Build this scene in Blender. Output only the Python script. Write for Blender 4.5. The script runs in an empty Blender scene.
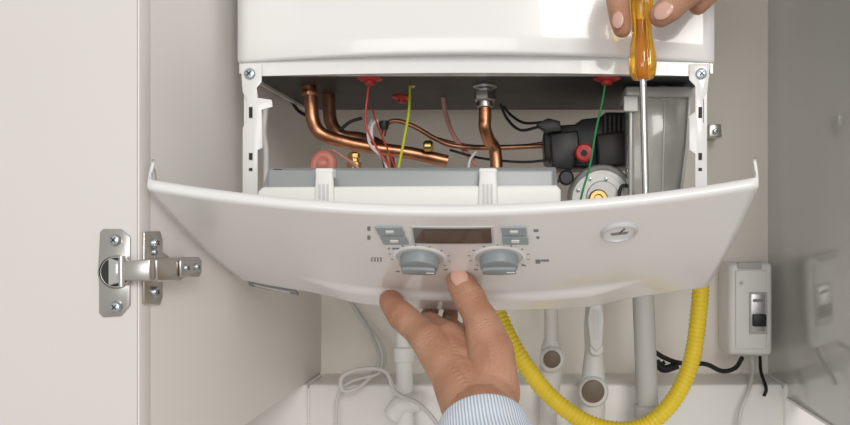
import bpy, bmesh, math, random
from mathutils import Vector, Matrix
random.seed(3)
F=777.6; CX=523; CY=232; C0=0.72
def P(px,py,D): return Vector(((px-CX)*D/F, D-C0, (CY-py)*D/F))
sc=bpy.context.scene
sc.view_settings.view_transform='Standard'
COL=sc.collection
# ---------------- materials
def mat(name,col,rough=.4,metal=0,bump=0,bscale=200,var=0,trans=0,coat=0,sss=0,vscale=6,emit=0,ior=1.45):
    m=bpy.data.materials.new(name); m.use_nodes=True
    nt=m.node_tree; b=nt.nodes['Principled BSDF']
    b.inputs['Base Color'].default_value=(*col,1); b.inputs['Roughness'].default_value=rough
    b.inputs['Metallic'].default_value=metal; b.inputs['Transmission Weight'].default_value=trans
    b.inputs['Coat Weight'].default_value=coat; b.inputs['IOR'].default_value=ior
    if sss:
        b.inputs['Subsurface Weight'].default_value=sss; b.inputs['Subsurface Radius'].default_value=(1,.35,.2); b.inputs['Subsurface Scale'].default_value=.005
    tc=nt.nodes.new('ShaderNodeTexCoord')
    if var:
        n=nt.nodes.new('ShaderNodeTexNoise'); n.inputs['Scale'].default_value=vscale; n.inputs['Detail'].default_value=4
        nt.links.new(tc.outputs['Object'],n.inputs['Vector'])
        r=nt.nodes.new('ShaderNodeValToRGB'); r.color_ramp.elements[0].position=.3; r.color_ramp.elements[1].position=.7
        r.color_ramp.elements[0].color=(*[c*(1-var) for c in col],1); r.color_ramp.elements[1].color=(*[min(1,c*(1+var)) for c in col],1)
        nt.links.new(n.outputs['Fac'],r.inputs['Fac']); nt.links.new(r.outputs['Color'],b.inputs['Base Color'])
    if bump:
        n=nt.nodes.new('ShaderNodeTexNoise'); n.inputs['Scale'].default_value=bscale; n.inputs['Detail'].default_value=3
        nt.links.new(tc.outputs['Object'],n.inputs['Vector'])
        bp=nt.nodes.new('ShaderNodeBump'); bp.inputs['Strength'].default_value=bump; bp.inputs['Distance'].default_value=.001
        nt.links.new(n.outputs['Fac'],bp.inputs['Height']); nt.links.new(bp.outputs['Normal'],b.inputs['Normal'])
    return m
M=dict(
 enamel=mat('white_enamel',(.86,.855,.85),.2,coat=.4),
 panelw=mat('panel_plastic',(.84,.835,.83),.24,coat=.35,var=.01,vscale=12),
 plast=mat('white_plastic',(.84,.84,.82),.4),
 valve=mat('valve_plastic',(.66,.655,.63),.42,var=.04,vscale=20),
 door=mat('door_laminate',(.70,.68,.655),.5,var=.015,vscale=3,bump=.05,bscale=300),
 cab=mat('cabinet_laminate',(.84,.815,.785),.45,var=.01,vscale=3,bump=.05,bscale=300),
 cabr=mat('cabinet_laminate_grey',(.60,.61,.615),.10,var=.02,vscale=4,coat=.6),
 wall=mat('painted_wall',(.92,.87,.80),.8,var=.02,bump=.15,bscale=120),
 tile=mat('ledge_tile',(.84,.825,.80),.35,var=.02),
 floor=mat('floor_tile',(.5,.46,.42),.5,var=.1),
 grey=mat('grey_sheet',(.34,.36,.365),.4,metal=.1),
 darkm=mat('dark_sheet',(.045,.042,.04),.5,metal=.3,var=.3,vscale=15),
 galv=mat('galvanised',(.55,.55,.54),.35,metal=.8,var=.1,vscale=30),
 pumpc=mat('pump_casting',(.50,.50,.49),.4,metal=.4,var=.08,vscale=30),
 chrome=mat('chrome',(.75,.75,.74),.15,metal=1),
 nick=mat('nickel',(.55,.53,.50),.28,metal=1,var=.05),
 steel=mat('steel_shaft',(.62,.62,.62),.2,metal=1),
 zinc=mat('zinc_screw',(.45,.50,.52),.3,metal=.9),
 copper=mat('copper',(.50,.235,.13),.36,metal=1,var=.38,vscale=55,bump=.15,bscale=150),
 copperd=mat('copper_dull',(.33,.165,.10),.42,metal=.9,var=.38,vscale=55),
 brass=mat('brass',(.66,.46,.18),.3,metal=1),
 red=mat('red_plastic',(.50,.02,.02),.35), black=mat('black_plastic',(.018,.018,.02),.4),
 blackr=mat('black_rubber',(.01,.01,.01),.6),
 wred=mat('wire_red',(.50,.05,.04),.4), wgreen=mat('wire_green',(.03,.28,.10),.4),
 wyg=mat('wire_yellow_green',(.55,.62,.03),.4), wpink=mat('wire_pink',(.58,.30,.27),.4),
 yellow=mat('yellow_hose_pvc',(.78,.58,.03),.4,coat=.2,var=.05,vscale=30),
 pvc=mat('grey_pvc',(.50,.50,.48),.4), 
 tank=mat('smoked_plastic',(.62,.62,.60),.18,trans=.55,var=.08,vscale=25,coat=.3),
 tanke=mat('smoked_plastic_edge',(.50,.50,.48),.25,coat=.3),
 knob=mat('knob_grey',(.27,.30,.315),.4), btn=mat('button_grey',(.32,.37,.395),.4),
 lcd=mat('lcd',(.06,.055,.05),.15,coat=.6), lcdin=mat('lcd_glass',(.085,.08,.068),.15,coat=.5),
 print_=mat('print_grey',(.25,.26,.28),.6), ring=mat('dial_ring',(.60,.61,.62),.35),
 amber=mat('amber_acetate',(1,.54,.03),.08,trans=.85,coat=.5), amberd=mat('amber_core',(.70,.28,.01),.3),
 nail=mat('nail',(.66,.40,.32),.25,coat=.5),
 valveb=mat('valve_cap',(.16,.12,.09),.5), darkgap=mat('recess',(.03,.03,.03),.7),
 salmon=mat('salmon_plastic',(.60,.22,.17),.4),
)
def skinmat():
    m=mat('skin',(.55,.3,.2),.44,sss=.10); nt=m.node_tree; b=nt.nodes['Principled BSDF']; N=nt.nodes.new; L=nt.links.new
    tc=N('ShaderNodeTexCoord')
    n1=N('ShaderNodeTexNoise'); n1.inputs['Scale'].default_value=38; n1.inputs['Detail'].default_value=5; L(tc.outputs['Object'],n1.inputs['Vector'])
    r=N('ShaderNodeValToRGB'); e=r.color_ramp.elements; e[0].position=.3; e[1].position=.68; e[0].color=(.43,.20,.12,1); e[1].color=(.57,.315,.205,1)
    L(n1.outputs['Fac'],r.inputs['Fac']); L(r.outputs['Color'],b.inputs['Base Color'])
    vo=N('ShaderNodeTexVoronoi'); vo.inputs['Scale'].default_value=620; vo.feature='DISTANCE_TO_EDGE'; L(tc.outputs['Object'],vo.inputs['Vector'])
    n2=N('ShaderNodeTexNoise'); n2.inputs['Scale'].default_value=150; n2.inputs['Detail'].default_value=6; L(tc.outputs['Object'],n2.inputs['Vector'])
    ad=N('ShaderNodeMath'); ad.operation='ADD'; L(vo.outputs['Distance'],ad.inputs[0]); L(n2.outputs['Fac'],ad.inputs[1])
    bp=N('ShaderNodeBump'); bp.inputs['Strength'].default_value=.7; bp.inputs['Distance'].default_value=.001
    L(ad.outputs[0],bp.inputs['Height']); L(bp.outputs['Normal'],b.inputs['Normal']); return m
M['skin']=skinmat()
ms=bpy.data.materials.new('striped_cotton'); ms.use_nodes=True; nt=ms.node_tree; b=nt.nodes['Principled BSDF']; b.inputs['Roughness'].default_value=.85
uvn=nt.nodes.new('ShaderNodeUVMap'); sp=nt.nodes.new('ShaderNodeSeparateXYZ'); nt.links.new(uvn.outputs['UV'],sp.inputs['Vector'])
mu=nt.nodes.new('ShaderNodeMath'); mu.operation='MULTIPLY'; mu.inputs[1].default_value=90; nt.links.new(sp.outputs['X'],mu.inputs[0])
fr=nt.nodes.new('ShaderNodeMath'); fr.operation='FRACT'; nt.links.new(mu.outputs[0],fr.inputs[0])
rp=nt.nodes.new('ShaderNodeValToRGB'); rp.color_ramp.elements[0].color=(.40,.49,.62,1); rp.color_ramp.elements[1].color=(.78,.81,.85,1)
rp.color_ramp.elements[0].position=.4; rp.color_ramp.elements[1].position=.55
nt.links.new(fr.outputs[0],rp.inputs['Fac']); nt.links.new(rp.outputs['Color'],b.inputs['Base Color']); M['shirt']=ms
# ---------------- object helpers
def empty(name,loc=(0,0,0)):
    e=bpy.data.objects.new(name,None); e.location=loc; e.empty_display_size=.02; COL.objects.link(e); return e
def mk(name,me,m,parent=None,smooth=False,auto=None):
    ob=bpy.data.objects.new(name,me); COL.objects.link(ob)
    me.materials.append(M[m] if isinstance(m,str) else m)
    if smooth:
        for p in me.polygons: p.use_smooth=True
    if parent:
        ob.parent=parent; ob.matrix_parent_inverse=Matrix.Translation(parent.location).inverted()
    return ob
def frommesh(name,vs,fs,m,parent=None,smooth=False):
    me=bpy.data.meshes.new(name); me.from_pydata([tuple(v) for v in vs],[],fs); me.update()
    bm=bmesh.new(); bm.from_mesh(me); bmesh.ops.recalc_face_normals(bm,faces=bm.faces); bm.to_mesh(me); bm.free()
    return mk(name,me,m,parent,smooth)
def bevel(ob,w,seg=2,ang=40):
    md=ob.modifiers.new('bevel','BEVEL'); md.width=w; md.segments=seg; md.limit_method='ANGLE'; md.angle_limit=math.radians(ang)
    for p in ob.data.polygons: p.use_smooth=True
    return ob
def box(name,lo,hi,m,parent=None,bev=0,seg=2):
    x0,y0,z0=lo;x1,y1,z1=hi
    if x0>x1:x0,x1=x1,x0
    if y0>y1:y0,y1=y1,y0
    if z0>z1:z0,z1=z1,z0
    vs=[(x,y,z) for x in(x0,x1) for y in(y0,y1) for z in(z0,z1)]
    fs=[(0,1,3,2),(4,6,7,5),(0,4,5,1),(2,3,7,6),(0,2,6,4),(1,5,7,3)]
    ob=frommesh(name,vs,fs,m,parent)
    if bev: bevel(ob,bev,seg)
    return ob
def pbox(name,a,b_,D,dep,m,parent=None,bev=0):
    lo=P(a[0],a[1],D); hi=P(b_[0],b_[1],D); return box(name,lo,(hi.x,lo.y+dep,hi.z),m,parent,bev)
def plate(name,pts,dirv,m,parent=None,bev=0):
    n=len(pts); d=Vector(dirv); vs=list(pts)+[p+d for p in pts]
    fs=[tuple(range(n)),tuple(range(2*n-1,n-1,-1))]+[(i,(i+1)%n,(i+1)%n+n,i+n) for i in range(n)]
    ob=frommesh(name,vs,fs,m,parent)
    if bev: bevel(ob,bev)
    return ob
def pplate(name,pp,D,dep,m,parent=None,bev=0): return plate(name,[P(x,y,D) for x,y in pp],(0,dep,0),m,parent,bev)
def lathe(name,o,axis,prof,m,parent=None,seg=40,rf=None,smooth=True,ang=35):
    o=Vector(o); a=Vector(axis).normalized(); u=a.orthogonal().normalized(); w=a.cross(u)
    vs=[];fs=[];n=len(prof)
    for r,h in prof:
        for k in range(seg):
            t=2*math.pi*k/seg; rr=r*(rf(t,h) if rf else 1)
            vs.append(o+a*h+(u*math.cos(t)+w*math.sin(t))*rr)
    for i in range(n-1):
        for k in range(seg): fs.append((i*seg+k,i*seg+(k+1)%seg,(i+1)*seg+(k+1)%seg,(i+1)*seg+k))
    fs.append(tuple(range(seg))); fs.append(tuple(range((n-1)*seg,n*seg)))
    ob=frommesh(name,vs,fs,m,parent,smooth)
    if smooth:
        ob.data.set_sharp_from_angle(angle=math.radians(ang)) if hasattr(ob.data,'set_sharp_from_angle') else None
    return ob
def catmull(pts,n=12):
    pts=[Vector(p) for p in pts]
    if len(pts)<3: return [pts[0].lerp(pts[-1],i/n) for i in range(n+1)]
    e=[pts[0]*2-pts[1]]+pts+[pts[-1]*2-pts[-2]]; out=[]
    for i in range(1,len(e)-2):
        a,b_,c,d=e[i-1:i+3]
        for k in range(n):
            t=k/n
            out.append(.5*((2*b_)+(c-a)*t+(2*a-5*b_+4*c-d)*t*t+(3*b_-a-3*c+d)*t**3))
    out.append(pts[-1]); return out
def tube(name,pts,r,m,parent=None,n=12,seg=14,ribs=None,uv=False,smooth_path=True,oval=1):
    path=catmull(pts,n) if smooth_path else [Vector(p) for p in pts]
    if ribs:
        L=[0]
        for i in range(1,len(path)): L.append(L[-1]+(path[i]-path[i-1]).length)
        N=int(L[-1]/(ribs/6)); q=[];j=0
        for i in range(N+1):
            s=L[-1]*i/N
            while j<len(L)-2 and L[j+1]<s: j+=1
            q.append(path[j].lerp(path[j+1],(s-L[j])/max(1e-9,L[j+1]-L[j])))
        path=q
    K=len(path); T=[(path[min(i+1,K-1)]-path[max(i-1,0)]).normalized() for i in range(K)]
    u=T[0].orthogonal().normalized(); vs=[];fs=[]
    for i in range(K):
        u=(u-T[i]*u.dot(T[i])).normalized(); w=T[i].cross(u)
        f=i/(K-1)
        if callable(r): rr=r(f)
        elif isinstance(r,(list,tuple)):
            g=f*(len(r)-1); k0=min(int(g),len(r)-2); rr=r[k0]+(r[k0+1]-r[k0])*(g-k0)
        else: rr=r
        if ribs: rr*=1+.06*math.cos(2*math.pi*i/6)
        for k in range(seg):
            t=2*math.pi*k/seg; vs.append(path[i]+(u*math.cos(t)+w*math.sin(t)*oval)*rr)
    for i in range(K-1):
        for k in range(seg): fs.append((i*seg+k,i*seg+(k+1)%seg,(i+1)*seg+(k+1)%seg,(i+1)*seg+k))
    if not uv: fs.append(tuple(range(seg))); fs.append(tuple(range((K-1)*seg,K*seg)))
    ob=frommesh(name,vs,fs,m,parent,True)
    if uv:
        l=ob.data.uv_layers.new(name='UVMap')
        for p in ob.data.polygons:
            ks=[v%seg for v in p.vertices]; wrap=max(ks)-min(ks)>1
            for li,v in zip(p.loop_indices,p.vertices):
                k=v%seg
                if wrap and k==0:k=seg
                l.data[li].uv=(k/seg,(v//seg)/K)
    else: ob.data.set_sharp_from_angle(angle=math.radians(50))
    return ob
def screw(name,o,axis,r,parent,m='zinc'):
    a=Vector(axis).normalized(); o=Vector(o)
    lathe(name,o-a*r*.4,a,[(r,0),(r,r*.7),(r*.85,r*.95),(r*.5,r*1.05)],m,parent,20)
    u=a.orthogonal().normalized(); w=a.cross(u)
    for q,(s,t) in enumerate(((u,w),(w,u))):
        c=o+a*r*.62; vs=[]
        for i in(-1,1):
            for j in(-1,1):
                for k in(-1,1): vs.append(c+s*i*r*.55+t*j*r*.1+a*k*r*.06)
        frommesh(name+'_slot_%d'%q,vs,[(0,1,3,2),(4,6,7,5),(0,4,5,1),(2,3,7,6),(0,2,6,4),(1,5,7,3)],'darkgap',parent)
def ball(name,o,r,m,parent=None,scale=(1,1,1),rot=None):
    me=bpy.data.meshes.new(name); bm=bmesh.new(); bmesh.ops.create_uvsphere(bm,u_segments=24,v_segments=16,radius=r)
    mtx=Matrix.Translation(Vector(o))@(rot.to_4x4() if rot else Matrix())@Matrix.Diagonal((*scale,1)); bm.transform(mtx); bm.to_mesh(me); bm.free()
    return mk(name,me,m,parent,True)
# ---------------- room
ZB=-.194; DB=1.08; YB=DB-C0
XL=-.280; XR=.340; FL=-1.25; CE=1.15
box('wall_back',(-1.6,YB,FL),(1.6,YB+.1,CE),'wall')
box('floor',(-1.6,-2.6,FL-.05),(1.6,YB,FL),'floor')
box('cabinet_side_left',(XL-.018,.5853-C0,ZB),(XL,YB,CE-.1),'cab',None,.0003)  # left side panel of the cabinet, not a wall of the room
wr_=empty('cabinet_side_right',(XR,.1,.2))  # groups the cabinet's right side panel and its lip, no room wall here
box('side_panel',(XR,-.2,-.2125),(XR+.018,YB,CE-.1),'cabr',wr_,.0006)
box('edge_lip',(XR-.0015,-.2,-.2155),(XR+.0185,YB,-.2125),'plast',wr_)
box('ceiling',(XL-.018,.586-C0,CE-.1),(XR+.018,YB,CE-.08),'cab')
dl=XL
dr=empty('door_1',(dl-.2,.576-C0,.2))
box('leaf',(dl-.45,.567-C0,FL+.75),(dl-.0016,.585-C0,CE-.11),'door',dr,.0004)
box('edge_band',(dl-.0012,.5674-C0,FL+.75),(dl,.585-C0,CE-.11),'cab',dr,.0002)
led=empty('tiled_ledge',(0,.99-C0,ZB-.1))
for i,(a,b_) in enumerate(((-.8,-.2775),(-.276,.0285),(.030,.3345),(.336,.8))):
    box('tile_%d'%i,(a,1.0-C0,-.55),(b_,YB-.001,ZB-.002),'tile',led,.004,3)
box('grout',(-.8,1.004-C0,-.55),(.8,YB-.001,ZB-.008),'wall',led)
# ---------------- hinge
h=empty('cabinet_hinge',P(150,268,.58))
Dd=.567
hp=[(101,232),(104,229),(122,229),(131,237),(131,262),(132,270),(131,284),(131,305),(122,316),(104,317),(100,313),(100,288),(99,270),(100,250)]
pplate('cup_flange',hp,Dd,-.0016,'nick',h,.0005)
lathe('cup_rim',P(116,272,Dd-.0012),(0,-1,0),[(.0125,0),(.0125,.0015),(.0115,.002),(.0112,.0005)],'nick',h,32)
lathe('cup_recess',P(116,272,Dd-.0014),(0,-1,0),[(.0105,0),(.0105,.0009)],'darkgap',h,32)
screw('cup_screw_upper',P(115,240,Dd-.0025),(0,-1,0),.0042,h); screw('cup_screw_lower',P(116,307,Dd-.0025),(0,-1,0),.0042,h)
def WL(D,py,off=0): 
    p=P(0,py,D); return Vector((XL+off,p.y,p.z))
mp=[(.571,232),(.596,231),(.600,240),(.600,252),(.612,257),(.612,276),(.600,283),(.600,297),(.596,305),(.571,304)]
plate('mounting_plate',[WL(d,y) for d,y in mp],(.0022,0,0),'nick',h,.0006)
screw('plate_screw_upper',WL(.585,243,.003),(1,0,0),.0042,h); screw('plate_screw_lower',WL(.585,292,.003),(1,0,0),.0042,h)
screw('plate_screw_side',WL(.585,252,.003),(1,0,0),.0025,h)
ap=[(.566,259),(.60,258),(.615,257),(.640,257),(.645,260),(.645,273),(.640,277),(.615,277),(.605,281),(.566,282)]
plate('arm',[WL(d,y,.002) for d,y in ap],(.012,0,0),'nick',h,.0015)
plate('arm_cap',[WL(d,y,.014) for d,y in [(.600,260),(.636,260),(.636,274),(.600,277)]],(.0025,0,0),'nick',h,.001)
screw('arm_screw_front',WL(.608,268,.0165),(1,0,0),.0034,h); screw('arm_screw_rear',WL(.628,267,.0165),(1,0,0),.0034,h)
pplate('link_arm',[(117,262),(150,259),(150,281),(117,281)],.556,.008,'nick',h,.001)
pplate('link_inner',[(108,258),(122,262),(122,282),(108,286)],.560,.006,'chrome',h,.001)
lathe('pivot_pin',P(122,256,.557),(0,0,-1),[(.0022,0),(.0022,.022)],'steel',h,16)
# ---------------- boiler
bo=empty('gas_boiler',P(476,40,.8))
xl=P(238,0,.72).x; xr=P(714,0,.72).x; zt=.60; zr=P(0,73,.72).z; zc=P(0,63,.72).z
N=40; vs=[];fs=[]
prof=[(.020,.003),(.002,.0),(.0,.0006),(-.001,.003),(-.001,.02),(-.001,.3),(-.001,zt-zc)]
for j,(yo,zo) in enumerate(prof):
    for i in range(N+1):
        u=-1+2*i/N; bulge=.012*(1-u*u)
        x=xl+(xr-xl)*i/N
        vs.append((x,yo-(bulge if j else 0),zc+zo+.006*(1-u*u)*(1 if j<5 else 0)))
for j in range(len(prof)-1):
    for i in range(N): fs.append((j*(N+1)+i,j*(N+1)+i+1,(j+1)*(N+1)+i+1,(j+1)*(N+1)+i))
cv=frommesh('front_cover',vs,fs,'enamel',bo,True); so=cv.modifiers.new('s','SOLIDIFY'); so.thickness=.001
box('casing_left',(xl+.0005,.002,zr),(xl+.003,.24,zt),'enamel',bo); box('casing_right',(xr-.003,.002,zr),(xr-.0005,.24,zt),'enamel',bo)
box('casing_back',(xl+.003,.236,zr+.012),(xr-.003,.24,zt),'galv',bo)
box('casing_top',(xl,.0,zt),(xr,.24,zt+.002),'enamel',bo)
box('wall_bracket',(xl+.03,.24,.35),(xr-.03,YB-.0005,.42),'galv',bo)
top=[];bot=[]
for i in range(31):
    u=-1+i/15; x=(xl+.004)+(xr-xl-.008)*i/30
    top.append(Vector((x,.0015,zc+.012))); bot.append(Vector((x,.0015,zr-.003+.0035*(1-u*u))))
plate('lower_rim',bot+top[::-1],(0,.0015,0),'enamel',bo)
box('rim_flange',(xl+.01,.003,zr+.001),(xr-.01,.02,zr+.003),'enamel',bo)
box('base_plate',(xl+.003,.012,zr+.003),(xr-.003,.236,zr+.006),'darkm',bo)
for s,nm in ((1,'left'),(-1,'right')):
    def q(x,y): return (x if s==1 else 951-x, y)
    if s==1: ol=[q(241,64),q(262,64),q(262,82),q(257,88),q(258,98),q(272,100),q(273,107),q(262,110),q(263,148),q(258,150),q(258,196),q(243,196),q(243,128),q(247,122),q(247,100),q(243,92)]
    else: ol=[q(241,64),q(262,64),q(262,80),q(256,86),q(256,112),q(262,116),q(262,150),q(256,154),q(256,196),q(245,196),q(245,128),q(248,122),q(248,100),q(244,92)]
    pplate('bracket_'+nm,ol,.7205,-.0012,'enamel',bo,.0003)
    a=P(*q(244,0),.722); b2=P(*q(247,0),.722)
    box('bracket_return_'+nm,(a.x,a.y,P(0,196,.722).z),(b2.x,a.y+.03,zr),'enamel',bo)
    screw('bracket_screw_'+nm,P(*q(250,74),.7195),(0,-1,0),.0052,bo)
    for k,(y0,y1) in enumerate(((107,118),(153,160),(168,171))):
        pplate('slot_%s_%d'%(nm,k),[q(249,y0),q(252.5,y0),q(252.5,y1),q(249,y1)],.7190,-.0003,'darkgap',bo)
zU=zr+.004
def pz(px,D,z): return Vector(((px-CX)*D/F,D-C0,z))
for i,(px,D,r) in enumerate(((370,.755,.0125),(402,.86,.011),(607,.755,.013))):
    lathe('grommet_%d'%i,pz(px,D,zU),(0,0,-1),[(r,0),(r,.0025),(r*.8,.004),(r*.45,.005),(r*.4,.008),(r*.3,.0085)],'red',bo,28)
tube('copper_flow_pipe',[pz(309,.80,zU),P(311,95,.80),P(313,120,.80),P(322,134,.80),P(345,142,.81),P(375,148,.82),P(410,153,.83),P(447,161,.84)],.0068,'copper',bo)
tube('copper_return_pipe',[pz(328,.85,zU),P(329,100,.85),P(331,122,.85),P(342,136,.85),P(362,139,.86),P(384,150,.88),P(392,180,.88)],.0072,'copperd',bo)
lathe('pipe_collar_0',P(310,90,.80),(0,0,-1),[(.008,0),(.0088,.003),(.008,.006)],'copper',bo,24)
tube('copper_gas_pipe',[P(485,96,.80),P(485,118,.80),P(485,128,.80),P(489,140,.81),P(495,150,.82),P(497,175,.82)],.0066,'copper',bo)
lathe('chrome_stub',pz(485,.80,zU),(0,0,-1),[(.0055,0),(.0055,.022)],'chrome',bo,24)
lathe('chrome_washer',pz(485,.80,zU),(0,0,-1),[(.0125,0),(.0125,.002),(.009,.004)],'galv',bo,28)
lathe('chrome_nut',P(485,90,.80),(0,0,-1),[(.0105,0),(.0118,.002),(.0118,.010),(.0105,.012)],'chrome',bo,6,smooth=False)
lathe('chrome_flange',P(485,102,.80),(0,0,-1),[(.0085,0),(.0085,.005),(.007,.006)],'nick',bo,24)
tube('thin_copper_pipe',[P(383,136,.84),P(387,124,.84),P(398,121,.84),P(415,127,.84),P(436,139,.84),P(455,146,.84),P(490,148,.85),P(545,146,.86)],.0026,'copperd',bo,seg=10)
tube('thin_copper_pipe_lower',[P(430,137,.9),P(470,146,.9),P(520,146,.9),P(545,143,.9)],.0022,'copperd',bo,seg=10)
lathe('brass_valve',P(354,152,.80),(0,0,-1),[(.004,0),(.0065,.002),(.0065,.006),(.005,.007),(.005,.010),(.0075,.011),(.0075,.02)],'brass',bo,8,smooth=False)
tube('salmon_connector',[P(314,170,.79),P(317,160,.79),P(324,155,.79),P(331,160,.79),P(331,170,.79)],.0055,'salmon',bo)
ball('salmon_body',P(322,164,.79),.008,'salmon',bo,(1.1,.8,.9))
tube('wire_red',[pz(370,.755,zU),P(367,100,.76),P(366,125,.76),P(378,150,.76),P(390,168,.76)],.0011,'wred',bo,seg=8)
tube('wire_red_b',[P(372,108,.80),P(379,130,.79),P(388,150,.78),P(396,170,.77)],.0009,'wred',bo,seg=8)
tube('wire_ground',[P(410,84,.80),P(409,110,.79),P(404,140,.78),P(398,170,.77)],.0014,'wyg',bo,seg=8)
lathe('wire_terminal',P(412,80,.80),(0,0,-1),[(.004,-.006),(.004,.006),(.002,.008)],'brass',bo,16)
tube('wire_pink',[P(443,96,.87),P(446,115,.87),P(455,138,.86),P(477,166,.84)],.0026,'wpink',bo,seg=8)
tube('wire_pink_b',[P(333,150,.81),P(345,158,.80),P(356,166,.79),P(362,175,.79)],.0018,'wpink',bo,seg=8)
tube('wire_white',[P(372,120,.83),P(368,132,.82),P(371,146,.81),P(383,158,.80),P(388,172,.79)],.0016,'plast',bo,seg=8)
tube('wire_white_b',[P(476,152,.83),P(470,160,.82),P(468,172,.81)],.0014,'plast',bo,seg=8)
tube('wire_green',[pz(606,.755,zU),P(603,98,.76),P(596,130,.76),P(590,165,.75),P(583,190,.74),P(578,212,.72)],.0011,'wgreen',bo,seg=8)
tube('wire_black',[P(500,104,.85),P(508,120,.85),P(520,130,.84),P(534,128,.83),P(545,124,.83)],.0016,'black',bo,seg=8)
tube('wire_black_b',[P(503,106,.87),P(512,116,.87),P(525,123,.86),P(545,122,.85)],.0016,'black',bo,seg=8)
tube('wire_black_c',[P(340,130,.84),P(350,122,.84),P(362,118,.84)],.0018,'black',bo,seg=8)
tube('wire_black_d',[P(450,150,.85),P(480,158,.84),P(520,162,.83),P(550,160,.82)],.0014,'black',bo,seg=8)
tube('wire_grey',[P(378,120,.82),P(372,126,.82),P(372,140,.82),P(376,150,.82)],.0022,'plast',bo,seg=8)
lathe('sensor_cap',P(384,121,.82),(0,0,-1),[(.005,0),(.0055,.003),(.004,.009)],'black',bo,20)
lathe('clip_small',P(433,146,.82),(-1,0,0),[(.004,0),(.006,.002),(.006,.008),(.004,.01)],'brass',bo,16)
# pump
pplate('pump_housing',[(543,133),(550,126),(575,124),(582,119),(600,117),(606,112),(630,112),(634,120),(634,166),(560,168),(545,160)],.84,.07,'black',bo,.002)
pplate('pump_connector',[(536,124),(548,118),(560,121),(562,131),(548,133)],.82,.02,'black',bo,.001)
pplate('pump_terminal_box',[(550,134),(578,130),(580,150),(572,170),(552,168)],.815,.03,'black',bo,.002)
pplate('pump_flange',[(596,134),(628,130),(630,166),(598,166)],.825,.02,'darkm',bo,.003)
for k in range(5):
    pplate('pump_rib_%d'%k,[(604+k*4.5,116),(606+k*4.5,116),(606+k*4.5,136),(604+k*4.5,136)],.835,-.003,'darkm',bo)
lathe('pump_red_cap',P(584,153,.812),(0,-1,0),[(.0095,0),(.0095,.004),(.008,.006),(.004,.0065)],'red',bo,28)
lathe('pump_red_cap_slot',P(584,153,.8055),(0,-1,0),[(.0035,0),(.0035,.0012)],'darkgap',bo,6)
lathe('pump_motor',P(598,199,.86),(0,-1,0),[(.033,0),(.035,.01),(.035,.040),(.033,.046),(.030,.048),(.028,.046),(.018,.046),(.016,.052),(.012,.052)],'pumpc',bo,56)
lathe('pump_plate',P(598,199,.813),(0,-1,0),[(.027,0),(.027,.0012)],'plast',bo,56)
lathe('pump_brass_plug',P(598,199,.809),(0,-1,0),[(.0100,0),(.0100,.004),(.0085,.006),(.005,.006),(.004,.004)],'brass',bo,32)
for k in range(6):
    t=math.radians(200-k*44)
    screw('pump_screw_%d'%k,P(598,199,.811)+Vector((math.cos(t)*.0225,0,math.sin(t)*.0225)),(0,-1,0),.002,bo)
lathe('pump_side_knob',P(566,178,.81),(0,-1,0),[(.008,0),(.008,.006),(.006,.008)],'black',bo,20)
tube('pump_hose',[P(560,180,.80),P(553,186,.80),P(556,197,.80),P(563,204,.80)],.0018,'black',bo,seg=8)
tube('motor_cable',[P(619,196,.80),P(622,186,.80),P(631,188,.80),P(636,200,.80),P(638,215,.80)],.0018,'black',bo,seg=8)
# clear smoked condensate tank
tn=[(630,96),(691,96),(690,118),(686,155),(680,210),(630,210),(630,150)]
pplate('siphon_tank',tn,.785,.045,'tank',bo,.005)
pplate('siphon_lid',[(626,86),(693,86),(693,97),(626,97)],.780,.055,'tanke',bo,.002)
pplate('siphon_rim_right',[(688,97),(691,97),(689,140),(680,210),(677,210),(685,145)],.784,-.003,'tanke',bo,.0006)
pplate('siphon_rim_left',[(629,97),(632,97),(632,210),(629,210)],.784,-.003,'tanke',bo,.0006)
pplate('siphon_rib',[(664,100),(666,100),(663,206),(661,206)],.784,-.001,'tanke',bo,.0004)
pplate('siphon_clip',[(624,96),(638,96),(638,111),(624,111)],.776,.006,'plast',bo,.001)
lathe('siphon_neck',pz(662,.81,zU),(0,0,-1),[(.010,0),(.010,.012)],'galv',bo,24)
tube('left_hose',[P(277,92,.9),P(290,100,.9),P(300,112,.9),P(318,120,.9)],.002,'black',bo,seg=8)
tube('white_strap',[P(266,104,.78),P(264,130,.78),P(266,150,.78),P(266,185,.78)],.0028,'plast',bo,seg=8)
wc=empty('wall_clip',P(714,131,1.0))
pplate('clip_plate',[(709,124),(721,124),(722,137),(709,137)],1.04,.039,'nick',wc,.001)
screw('clip_screw',P(716,131,1.035),(0,-1,0),.004,wc)
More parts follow.
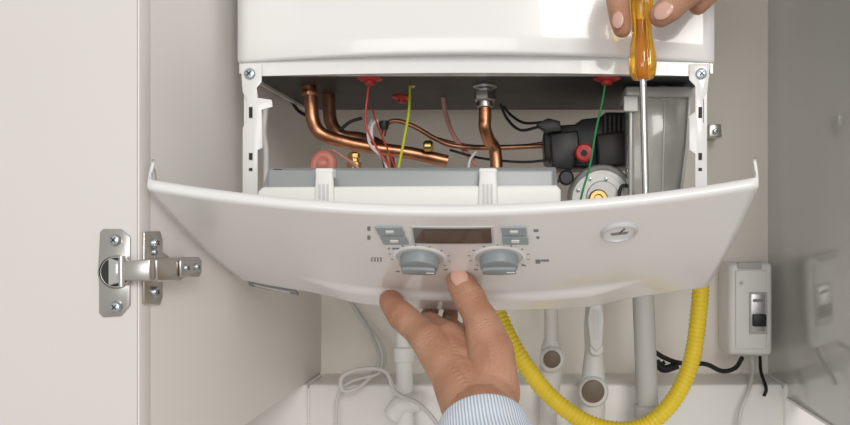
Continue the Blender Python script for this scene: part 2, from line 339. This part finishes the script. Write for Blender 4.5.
# ---------------- drop down control panel
TL=P(149,188,.567); TR=P(757,186,.567); BL=P(243,280,.757); BR=P(706,287,.757)
ev=((BL+BR)/2-(TL+TR)/2); NV=Vector((0,ev.z,-ev.y)).normalized()
BU=.0215
def sst(a,b_,x):
    t=max(0,min(1,(x-a)/(b_-a))); return t*t*(3-2*t)
def S(u,v,n=0):
    p=(BL.lerp(BR,(u+1)/2)).lerp(TL.lerp(TR,(u+1)/2),v)
    vc=.30-.10*(1-u*u)+.12*max(0,abs(u)-.5)
    off=BU*(1-u*u)+.0055*(1-sst(vc-.025,vc+.02,v))*(1-sst(.45,.72,abs(u)))+.004*math.sin(math.pi*max(0,min(1,v)))
    return p+NV*(off+n)
def proj(p): D=p.y+C0; return CX+p.x*F/D, CY-p.z*F/D
def uv_at(px,py):
    u,v=0,.5
    for _ in range(25):
        a=proj(S(u,v)); e=1e-4; b1=proj(S(u+e,v)); b2=proj(S(u,v+e))
        j11=(b1[0]-a[0])/e;j21=(b1[1]-a[1])/e;j12=(b2[0]-a[0])/e;j22=(b2[1]-a[1])/e
        dx=px-a[0];dy=py-a[1];det=j11*j22-j12*j21
        du=(dx*j22-dy*j12)/det; dv=(dy*j11-dx*j21)/det
        u+=max(-.3,min(.3,du)); v+=max(-.3,min(.3,dv))
    return u,v
cp=empty('boiler_control_panel',P(450,250,.66))
NU,NVv=96,60; vs=[];fs=[]
ucols=[(-1,1.0),(-1,.75),(-1,.5),(-1,.25)]+[(-1+2*i/NU,0) for i in range(NU+1)]+[(1,.25),(1,.5),(1,.75),(1,1.0)]
vrows=[(0,.014),(0,.008),(-.002,.003),(0.0,.0008)]+[(j/NVv,0) for j in range(1,NVv+1)]+[(1.004,.0012),(1.006,.006)]
for v,nn in vrows:
    for u,k in ucols:
        fl=.005+.012*sst(.93,1.0,v)
        base=S(u,max(0,min(1,v)),-nn)+ (S(u,1)-S(u,.99))*100*max(0,v-1)+(S(u,0)-S(u,.01))*100*max(0,-v)
        if k: base=base-NV*(fl*k)+Vector((u*.0006*min(1,k*2),0,0))
        vs.append(base)
W=len(ucols)
for j in range(len(vrows)-1):
    for i in range(W-1): fs.append((j*W+i,j*W+i+1,(j+1)*W+i+1,(j+1)*W+i))
pn=frommesh('panel_shell',vs,fs,'panelw',cp,True)
so=pn.modifiers.new('s','SOLIDIFY'); so.thickness=.0024; so.offset=0
def decal(name,quad,m,n=.0005,th=.0008,k=8,bev=0):
    uv=[uv_at(*q_) for q_ in quad]; vs=[]
    for lay in (0,1):
        for j in range(k+1):
            for i in range(k+1):
                a,b_=i/k,j/k
                u=(uv[0][0]*(1-a)+uv[1][0]*a)*(1-b_)+(uv[3][0]*(1-a)+uv[2][0]*a)*b_
                v=(uv[0][1]*(1-a)+uv[1][1]*a)*(1-b_)+(uv[3][1]*(1-a)+uv[2][1]*a)*b_
                vs.append(S(u,v,.0010+n+(th if lay else 0)-(0 if lay else .0012)))
    w=k+1;q_=w*w;fs=[]
    for j in range(k):
        for i in range(k):
            a=j*w+i; fs.append((a,a+1,a+w+1,a+w)); fs.append((q_+a,q_+a+w,q_+a+w+1,q_+a+1))
    for i in range(k):
        for a,b_ in ((i,i+1),(k*w+i+1,k*w+i),((i+1)*w,i*w),(i*w+k,(i+1)*w+k)): fs.append((a,b_,q_+b_,q_+a))
    return frommesh(name,vs,fs,m,cp)
decal('display_frame',[(411,224.5),(493,224.5),(494,242),(413,242)],'ring',0,.0008)
decal('display',[(413,226),(491,226),(492,240.5),(415,240.5)],'lcd',.0003,.0010)
decal('display_glass',[(424,228.5),(482,228.5),(483,238.5),(425,238.5)],'lcdin',.0006,.0010)
for i,qd in enumerate(([(375,224.5),(401,224.5),(405,232),(379,232)],[(380,234),(405,234),(409,241.5),(384,241.5)],
                      [(501,224.5),(526,224.5),(527,232),(502,232)],[(502,234),(528,234),(528.5,241.5),(503,241.5)])):
    decal('button_%d'%i,qd,'btn',.0006,.0012)
    cx_=sum(a for a,_ in qd)/4; cy_=sum(b_ for _,b_ in qd)/4
    decal('button_mark_%d'%i,[(cx_-4,cy_-1),(cx_+4,cy_-1),(cx_+4,cy_+1),(cx_-4,cy_+1)],'plast',.0020,.0004,2)
def frame(px,py):
    u,v=uv_at(px,py); o=S(u,v,.001); tu=(S(u+.01,v)-S(u-.01,v)).normalized(); tv=(S(u,v+.01)-S(u,v-.01)).normalized(); return o,tu,tv,tu.cross(tv).normalized()
def knob(nm,px,py):
    o,tu,tv,nn=frame(px,py)
    if nn.dot(NV)<0: nn=-nn
    lathe(nm+'_ring',o-nn*.001,nn,[(.0215,0),(.0215,.0016),(.0205,.0022),(.0190,.0022),(.0185,.0012),(.0180,.0012)],'panelw',cp,56)
    lathe(nm+'_recess',o,nn,[(.0186,0),(.0186,.0010)],'ring',cp,56)
    lathe(nm+'_body',o,nn,[(.0155,.001),(.0153,.008),(.0145,.0098),(.012,.0105)],'knob',cp,56)
    c=o+nn*.010; ps=[]
    for a,b_ in ((-.0045,-.0135),(.0045,-.0135),(.0058,-.006),(.0058,.006),(.0045,.0135),(-.0045,.0135),(-.0058,.006),(-.0058,-.006)):
        ps.append(c+tu*b_+tv*a)
    plate(nm+'_grip',ps,nn*.0035,'knob',cp,.001)
    ps=[c+nn*.0035+tu*b_+tv*a for a,b_ in ((-.0006,.006),(.0006,.006),(.0006,.0125),(-.0006,.0125))]
    plate(nm+'_pointer',ps,nn*.0004,'plast',cp)
    for k in range(11):
        t=math.radians(-40+k*26); d=tu*math.cos(t)+tv*math.sin(t); e=nn.cross(d)
        c0=o+d*.0232; ps=[c0+e*.0004,c0-e*.0004,c0-e*.0004+d*.0018,c0+e*.0004+d*.0018]
        plate(nm+'_tick_%d'%k,ps,nn*.0005,'print_',cp)
knob('knob_left',420,256); knob('knob_right',499,256)
o,tu,tv,nn=frame(619,230)
if nn.dot(NV)<0: nn=-nn
lathe('gauge_bezel',o-nn*.001,nn,[(.0145,0),(.0145,.0030),(.0135,.0040),(.0122,.0040),(.0116,.0018)],'ring',cp,48)
lathe('gauge_face',o,nn,[(.0118,.0),(.0118,.0014)],'plast',cp,40)
plate('gauge_label',[o+nn*.0014+tu*a+tv*b_ for a,b_ in ((-.006,-.003),(.006,-.003),(.007,.001),(-.007,.001))],nn*.0004,'print_',cp)
plate('gauge_needle',[o+nn*.0016+tu*a+tv*b_ for a,b_ in ((-.0004,0),(.0004,0),(.004,.007),(.0035,.007))],nn*.0006,'black',cp)
for i,(x,y,w_,h_) in enumerate(((369,227,3,4),(369,236,3,4),(396,247,7,1.3),(389,247,2,1.3),(443,259,5,1.3),(443,262,3,1.3),(536,229,5,2.5),(538,236,3,2.5),(372,258,1.3,4),(375,258,1.3,4),(378,258,1.3,4),(381,258,1.3,4),(398,270,4,1.2),(446,268,4,1.2),(476,268,4,1.2),(524,264,4,1.2),(538,260,5,4),(545,259,8,2))):
    decal('symbol_%d'%i,[(x-w_/2,y-h_/2),(x+w_/2,y-h_/2),(x+w_/2,y+h_/2),(x-w_/2,y+h_/2)],'print_',.0001,.0004,2)
decal('rating_label',[(248,280),(296,289.5),(299,293.5),(250,284)],'print_',.0004,.0006,6)
decal('rating_label_text',[(254,282.3),(290,289.7),(291,291.5),(255,284)],'ring',.0007,.0006,4)
K=.66
w0=P(257,0,K).x; w1=P(561,0,K).x
plate('housing_front',[P(257,192,K),P(262,187,K),P(557,185,K),P(561,190,K),P(561,225,K),P(257,225,K)],(0,.012,0),'plast',cp,.002)
g=[P(262,188,K+.009),P(558,187,K+.009),P(556,167,K+.04),P(268,168,K+.04)]
vs=g+[p+Vector((0,.004,-.001)) for p in g]
bevel(frommesh('housing_cover',vs,[(0,1,2,3),(7,6,5,4),(0,4,5,1),(1,5,6,2),(2,6,7,3),(3,7,4,0)],'grey',cp),.001)
box('housing_body',(w0+.006,K+.009-C0,P(0,230,K).z),(w1-.006,.04,P(0,168,K+.04).z-.004),'grey',cp,.002)
pplate('housing_notch',[(278,170),(284,170),(284,174),(278,174)],K+.025,-.012,'darkm',cp)
for i,x in enumerate((324,488)):
    a,b_=x-9,x+9
    pplate('hinge_strap_%d'%i,[(a+1,171),(b_-1,171),(b_,180),(b_+2,225),(a-2,225),(a,180)],K-.003,.004,'plast',cp,.0015)
    pplate('hinge_strap_head_%d'%i,[(a,168),(b_,168),(b_,178),(a,178)],K-.001,.03,'plast',cp,.0015)
    for k in range(3): pplate('strap_rib_%d_%d'%(i,k),[(a+4+k*4,184),(a+5.5+k*4,184),(a+5.5+k*4,210),(a+4+k*4,210)],K-.0028,-.0015,'ring',cp)
for nm,px,s in (('left',246,1),('right',704,-1)):
    tube('pivot_arm_'+nm,[P(px,192,.724),P(px+3*s,210,.73),P(px+8*s,235,.74)],.004,'plast',cp,seg=10)
# ---------------- pipes below
tube('yellow_gas_hose',[P(472,235,.93),P(480,275,.92),P(497,312,.91),P(517,352,.90),P(548,394,.90),P(590,424,.90),P(635,429,.90),P(668,407,.90),P(690,366,.91),P(699,310,.92),P(702,255,.93),P(702,200,.94)],.0098,'yellow',None,n=30,seg=20,ribs=.0052)
gp=empty('grey_drain_pipe',P(645,350,1.02))
tube('pipe',[P(640,200,.96),P(643,290,.96),P(650,470,.96)],.0135,'pvc',gp,seg=24)
lathe('coupler',P(647,404,.96),(0,0,-1),[(.0138,0),(.016,.002),(.016,.03),(.0138,.032)],'pvc',gp,28)
wv=empty('water_shutoff_valve',P(551,350,1.0))
tube('pipe',[P(551,235,.98),P(551,345,.98)],.0085,'valve',wv,n=4,seg=20)
tube('body',[P(551,340,.98),P(551,350,.98),P(551,372,.98),P(549,400,.98),P(546,460,.98)],[.0095,.013,.015,.0115,.010],'valve',wv,seg=24)
lathe('stem_cap',P(552,359,.966),(0,-1,0),[(.0155,0),(.0155,.006),(.013,.009),(.010,.009)],'valve',wv,32)
lathe('stem_cap_inner',P(552,359,.956),(0,-1,0),[(.0105,0),(.0105,.003),(.009,.004)],'valveb',wv,28)
wv2=empty('water_shutoff_valve',P(593,350,1.0))
tube('pipe',[P(595,235,.97),P(595,300,.97)],.0085,'valve',wv2,n=4,seg=20)
tube('body',[P(595,296,.97),P(594,325,.97),P(594,350,.97),P(593,385,.97),P(592,412,.97),P(592,470,.97)],[.011,.0125,.0115,.016,.0165,.011],'valve',wv2,seg=24)
pplate('lever',[(590,303),(601,303),(604,318),(602,345),(596,352),(590,345),(587,318)],.955,-.006,'valve',wv2,.002)
pplate('lever_groove',[(593,310),(599,310),(599,340),(594,340)],.9488,-.0006,'ring',wv2)
lathe('lever_boss',P(596,348,.962),(0,-1,0),[(.009,0),(.009,.008),(.0075,.010)],'valve',wv2,24)
lathe('stem_cap',P(593,391,.956),(0,-1,0),[(.0185,0),(.0185,.006),(.0165,.009),(.0135,.009)],'valve',wv2,32)
lathe('stem_cap_inner',P(593,391,.9465),(0,-1,0),[(.0138,0),(.0138,.003),(.012,.004)],'valveb',wv2,28)
wp=empty('white_water_pipe',P(405,370,1.0))
tube('pipe',[P(404,235,.98),P(404,345,.98),P(405,400,.98),P(406,470,.98)],.0105,'plast',wp,seg=22)
lathe('coupling_nut',P(404,346,.98),(0,0,-1),[(.011,0),(.0135,.002),(.0135,.018),(.0115,.02)],'plast',wp,28)
tube('elbow',[P(392,416,.975),P(402,404,.975),P(420,402,.975)],.0125,'plast',wp,seg=20)
tube('white_cable',[P(330,235,1.05),P(345,290,1.05),P(371,335,1.04),P(379,362,1.00),P(362,385,.975),P(344,391,.97),P(342,377,.97),P(360,369,.965),P(385,371,.955),P(396,392,.95),P(420,405,.94),P(440,430,.935),P(450,470,.935)],.0027,'valve',None,seg=10)
tube('white_cable',[P(318,235,1.06),P(338,282,1.06),P(366,322,1.05),P(384,350,1.02),P(380,372,.985),P(352,381,.98),P(338,395,.98),P(336,430,.98)],.0022,'valve',None,seg=10)
bc=empty('black_power_cable',P(700,360,1.0))
tube('cable',[P(655,352,.99),P(665,358,.985),P(680,363,.98),P(705,364,.985),P(722,371,.99),P(735,368,1.0),P(742,358,1.02)],.0030,'blackr',bc,seg=10)
tube('plug',[P(656,362,.985),P(664,369,.98),P(678,365,.98)],.0050,'blackr',bc,seg=12)
tube('cable_tail',[P(640,372,.99),P(650,372,.985),P(665,362,.983)],.0026,'blackr',bc,seg=10)
eb=empty('electrical_switch_box',P(750,310,1.03))
pbox('case',(729,263),(773,356),1.02,.0595,'plast',eb,.006)
pplate('face',[(735,270),(766,270),(766,349),(735,349)],1.02,-.003,'plast',eb,.002)
pplate('upper_bar',[(738,262.5),(762,262.5),(762,269),(738,269)],1.018,.01,'pvc',eb,.001)
pplate('switch_frame',[(749,292),(767,292),(767,334),(749,334)],1.0165,-.0015,'pvc',eb,.001)
pplate('switch_window',[(751,294),(765,294),(765,331),(751,331)],1.0150,-.0008,'galv',eb,.0008)
pplate('switch_toggle',[(752,314),(765,314),(765,326),(752,326)],1.014,-.007,'black',eb,.001)
pplate('switch_text',[(753,299),(763,299),(763,302),(753,302)],1.0141,-.0004,'print_',eb)
screw('case_screw',P(741,283,1.0165),(0,-1,0),.003,eb,'plast')
tube('white_power_cord',[P(752,357,1.04),P(753,372,1.02),P(748,392,.985),P(740,415,.98),P(736,460,.98)],.0028,'valve',None,seg=10)
tube('black_cord',[P(760,357,1.04),P(761,372,1.02),P(766,388,.985),P(764,396,.985)],.0022,'blackr',None,seg=10)
# ---------------- screwdriver
sd=empty('screwdriver',P(645,40,.66)); DS=.66; k_=DS/F
ax=(P(646,200,DS)-P(640,-40,DS)).normalized(); top_=P(640,-38,DS)
def hh(py): return (py+38)*k_
hp_=[(.004,hh(-38)),(.0085,hh(-36)),(.0105,hh(-30)),(.0112,hh(-10)),(.0098,hh(10)),(.0085,hh(25)),(.0086,hh(36)),(.0105,hh(46)),(.0118,hh(56)),(.0120,hh(66)),(.0112,hh(74)),(.0085,hh(79)),(.0050,hh(80))]
hd=lathe('handle',top_,ax,hp_,'amber',sd,96,rf=lambda t,hx:1-.13*(max(0,math.cos(6*t))**2)*(1 if hh(-34)<hx<hh(70) else 0),ang=60)
lathe('handle_core',top_,ax,[(.0035,hh(20)),(.0035,hh(78))],'amberd',sd,16)
lathe('shaft',top_,ax,[(.0031,hh(78)),(.0030,hh(80)),(.0030,hh(196)),(.0034,hh(205)),(.0012,hh(212))],'steel',sd,24)
# ---------------- hands
def hand(name,segs,parent,vox=.0009,it=14,creases=(),ridges=()):
    bm=bmesh.new()
    for ch in segs:
        for (a,ra),(b_,rb) in zip(ch[:-1],ch[1:]):
            L=(b_-a).length
            for c,r in ((a,ra),(b_,rb)):
                bmesh.ops.create_uvsphere(bm,u_segments=20,v_segments=14,radius=r,matrix=Matrix.Translation(c))
            d=(b_-a).normalized(); q_=d.to_track_quat('Z','Y').to_matrix().to_4x4()
            bmesh.ops.create_cone(bm,cap_ends=True,segments=24,radius1=ra,radius2=rb,depth=L,matrix=Matrix.Translation((a+b_)/2)@q_)
    me=bpy.data.meshes.new(name); bm.to_mesh(me); bm.free()
    tmp=bpy.data.objects.new('tmp',me); COL.objects.link(tmp)
    r=tmp.modifiers.new('r','REMESH'); r.mode='VOXEL'; r.voxel_size=vox; r.use_smooth_shade=True
    s=tmp.modifiers.new('s','SMOOTH'); s.factor=.5; s.iterations=it
    dg=bpy.context.evaluated_depsgraph_get(); m2=bpy.data.meshes.new_from_object(tmp.evaluated_get(dg))
    bpy.data.objects.remove(tmp); m2.materials.clear(); m2.name=name
    nr=[v.normal.copy() for v in m2.vertices]; disp=[0.0]*len(nr)
    for c,a,R,offs,dep in creases:
        a=a.normalized()
        for i,v in enumerate(m2.vertices):
            d=v.co-c
            if d.length_squared<R*R:
                t=d.dot(a); f=1-(d.length/R)**2
                wob=.0006*math.sin(700*(v.co.x+v.co.z))
                disp[i]-=dep*f*sum(math.exp(-((t+wob-o_)/.0006)**2) for o_ in offs)
    for pts,hgt,wd in ridges:   # tendons and veins
        pp=catmull(pts,6)
        for i,v in enumerate(m2.vertices):
            best=min((v.co-p).length for p in pp) if (v.co-pp[len(pp)//2]).length<.06 else 1
            if best<wd*3: disp[i]+=hgt*math.exp(-(best/wd)**2)
    for i,v in enumerate(m2.vertices):
        if disp[i]: v.co=v.co+nr[i]*disp[i]
    m2.update()
    return mk(name,m2,'skin',parent,True)
def nail(nm,c,axis,nor,w,l,hgt,parent):
    a=Vector(axis).normalized(); n=Vector(nor); n=(n-a*n.dot(a)).normalized(); s=a.cross(n)
    R=Matrix((s,a,n)).transposed(); return ball(nm,c,1,'nail',parent,(w,l,hgt),R)
def V(px,py,D): return P(px,py,D*.945)
h1=empty('hand',V(460,340,.68))
seg=[
 [(V(508,570,.50),.034),(V(484,455,.59),.028),(V(482,420,.615),.026)],
 [(V(476,455,.59),.025),(V(470,412,.63),.021),(V(457,380,.66),.020),(V(440,352,.69),.016)],
 [(V(490,455,.59),.025),(V(492,412,.63),.021),(V(484,380,.66),.021)],
 # index: bent at the knuckle, tip pressed on the panel's lower edge
 [(V(460,385,.655),.019),(V(430,341,.69),.0155),(V(416,329,.708),.0124),(V(402,316,.725),.0130),(V(395,308,.738),.0112),(V(391,301,.748),.0108),(V(390,297,.756),.0094)],
 # middle
 [(V(468,385,.665),.018),(V(446,338,.705),.0145),(V(430,324,.750),.0110),(V(427,321,.805),.0090),(V(432,308,.824),.0076)],
 # ring
 [(V(476,385,.67),.018),(V(464,342,.715),.0132),(V(451,329,.762),.0102),(V(449,324,.805),.0086),(V(451,311,.822),.0074)],
 # little
 [(V(486,385,.672),.017),(V(482,352,.72),.0115),(V(474,339,.765),.0088),(V(470,331,.795),.0078),(V(470,318,.812),.0068)],
 # thumb
 [(V(494,394,.650),.021),(V(491,352,.664),.0190),(V(482,322,.674),.0146),(V(475,309,.681),.0130),(V(469,297,.687),.0136),(V(462,285,.696),.0125),(V(459,279,.700),.0112)],
 # web
 [(V(474,350,.682),.015),(V(450,340,.695),.0155),(V(460,365,.675),.019)],
]
cre=[(V(469,297,.674),V(469,297,.687)-V(482,322,.674),.017,(-.0035,-.0012,.0012,.0035),.0007),
     (V(484,326,.661),V(469,297,.687)-V(482,322,.674),.019,(-.003,0,.003),.0005),
     (V(402,316,.713),V(395,308,.738)-V(416,329,.708),.017,(-.003,-.001,.0012,.003),.0007),
     (V(393,304,.738),V(391,301,.748)-V(402,316,.725),.012,(-.0015,.0008),.0005),
     (V(430,341,.674),V(416,329,.708)-V(430,341,.690),.019,(-.003,.001,.004),.0004)]
rdg=[([V(432,343,.663),V(450,364,.643),V(468,388,.622),V(476,410,.603)],.0015,.0026),
     ([V(486,335,.648),V(492,360,.638),V(492,388,.620),V(486,410,.603)],.0016,.0026),
     ([V(452,342,.672),V(463,366,.648),V(478,392,.622)],.0010,.0018)]
hand('skin_surface',seg,h1,creases=cre,ridges=rdg)
ta=V(459,278,.702)-V(469,297,.690)
nail('thumb_nail',V(459.3,277,.6858),ta,(0,-1,.35),.0072,.0094,.0018,h1)
nail('index_nail',V(388.5,295.5,.746),V(390,297,.758)-V(396,309,.748),(-.6,-1,.4),.0056,.0068,.0014,h1)
slv=tube('shirt_sleeve',[V(483,428,.610),V(484,436,.603),V(487,455,.59),V(496,500,.555),V(512,590,.49)],[.0330,.0345,.0355,.039,.044],'shirt',h1,n=8,seg=48,uv=True)
sm=slv.modifiers.new('s','SOLIDIFY'); sm.thickness=.0018; sm.offset=0
V=P
h2=empty('hand',P(680,-40,.64))
seg=[
 [(V(735,-95,.63),.016),(V(672,-62,.635),.0125),(V(628,-36,.645),.0108),(V(620,-18,.648),.0094),(V(617,-2,.652),.0098),(V(620,18,.655),.0092),(V(622,28,.656),.0082)],
 [(V(745,-85,.645),.016),(V(690,-48,.655),.0120),(V(654,-25,.684),.0092),(V(643,-8,.689),.0080)],
 [(V(750,-75,.65),.016),(V(712,-40,.66),.0115),(V(690,-14,.668),.0095),(V(676,0,.672),.0085)],
 [(V(755,-65,.65),.015),(V(728,-30,.655),.0105),(V(709,-6,.660),.0088),(V(698,5,.660),.0084)],
 [(V(745,-70,.625),.019),(V(715,-38,.622),.0150),(V(690,-10,.628),.0126),(V(680,-1,.631),.0112),(V(670,8,.635),.0114),(V(661,15,.638),.0102)],
 [(V(750,-100,.62),.024),(V(770,-130,.61),.026),(V(830,-220,.58),.030),(V(930,-380,.55),.040)],
 [(V(735,-85,.64),.021),(V(760,-110,.63),.025),(V(790,-160,.60),.027)],
]
cre=[(V(617,-2,.642),V(0,10,.65)-V(0,0,.65),.013,(-.002,.0,.002),.0006),
     (V(683,-4,.619),V(661,14,.638)-V(690,-10,.628),.015,(-.003,-.001,.001,.003),.0006),
     (V(709,-6,.652),V(698,5,.660)-V(709,-6,.660),.012,(-.001,.001),.0005)]
hand('skin_surface_upper',seg,h2,creases=cre)
nail('thumb_nail_upper',V(663.5,10.5,.6268),V(661,13,.638)-V(690,-10,.628),(.15,-1,.35),.0068,.0088,.0018,h2)
nail('index_nail_upper',V(618,20,.6455),V(0,10,.65)-V(0,0,.65),(-.6,-1,0),.0052,.0072,.0016,h2)
slv=tube('shirt_sleeve_upper',[V(838,-235,.58),V(880,-300,.565),V(960,-420,.545)],[.037,.041,.050],'shirt',h2,n=8,seg=48,uv=True)
sm=slv.modifiers.new('s','SOLIDIFY'); sm.thickness=.0018
# ---------------- light
w=bpy.data.worlds.new('World'); sc.world=w; w.use_nodes=True
w.node_tree.nodes['Background'].inputs['Color'].default_value=(1,.98,.95,1); w.node_tree.nodes['Background'].inputs['Strength'].default_value=.56
def area(nm,loc,tgt,size,pw,col):
    l=bpy.data.lights.new(nm,'AREA'); l.shape='RECTANGLE'; l.size=size; l.size_y=size*.7; l.energy=pw; l.color=col
    o=bpy.data.objects.new(nm,l); COL.objects.link(o); o.location=loc
    o.rotation_euler=(Vector(tgt)-Vector(loc)).to_track_quat('-Z','Y').to_euler(); return o
area('key_softbox',(.9,-3.0,1.1),(0,.1,0),1.3,44,(1,.962,.915))
area('fill_softbox',(-.5,-3.0,.1),(.1,.1,0),1.2,12,(.98,.985,1))
# ---------------- camera
cam=bpy.data.cameras.new('camera'); co=bpy.data.objects.new('camera',cam); COL.objects.link(co)
cam.sensor_width=36; cam.lens=36*F/850; cam.shift_x=-(CX-425)/850; cam.shift_y=(CY-212.5)/850
cam.clip_start=.01
co.location=(0,-C0,0); co.rotation_euler=(math.pi/2,0,0); sc.camera=co
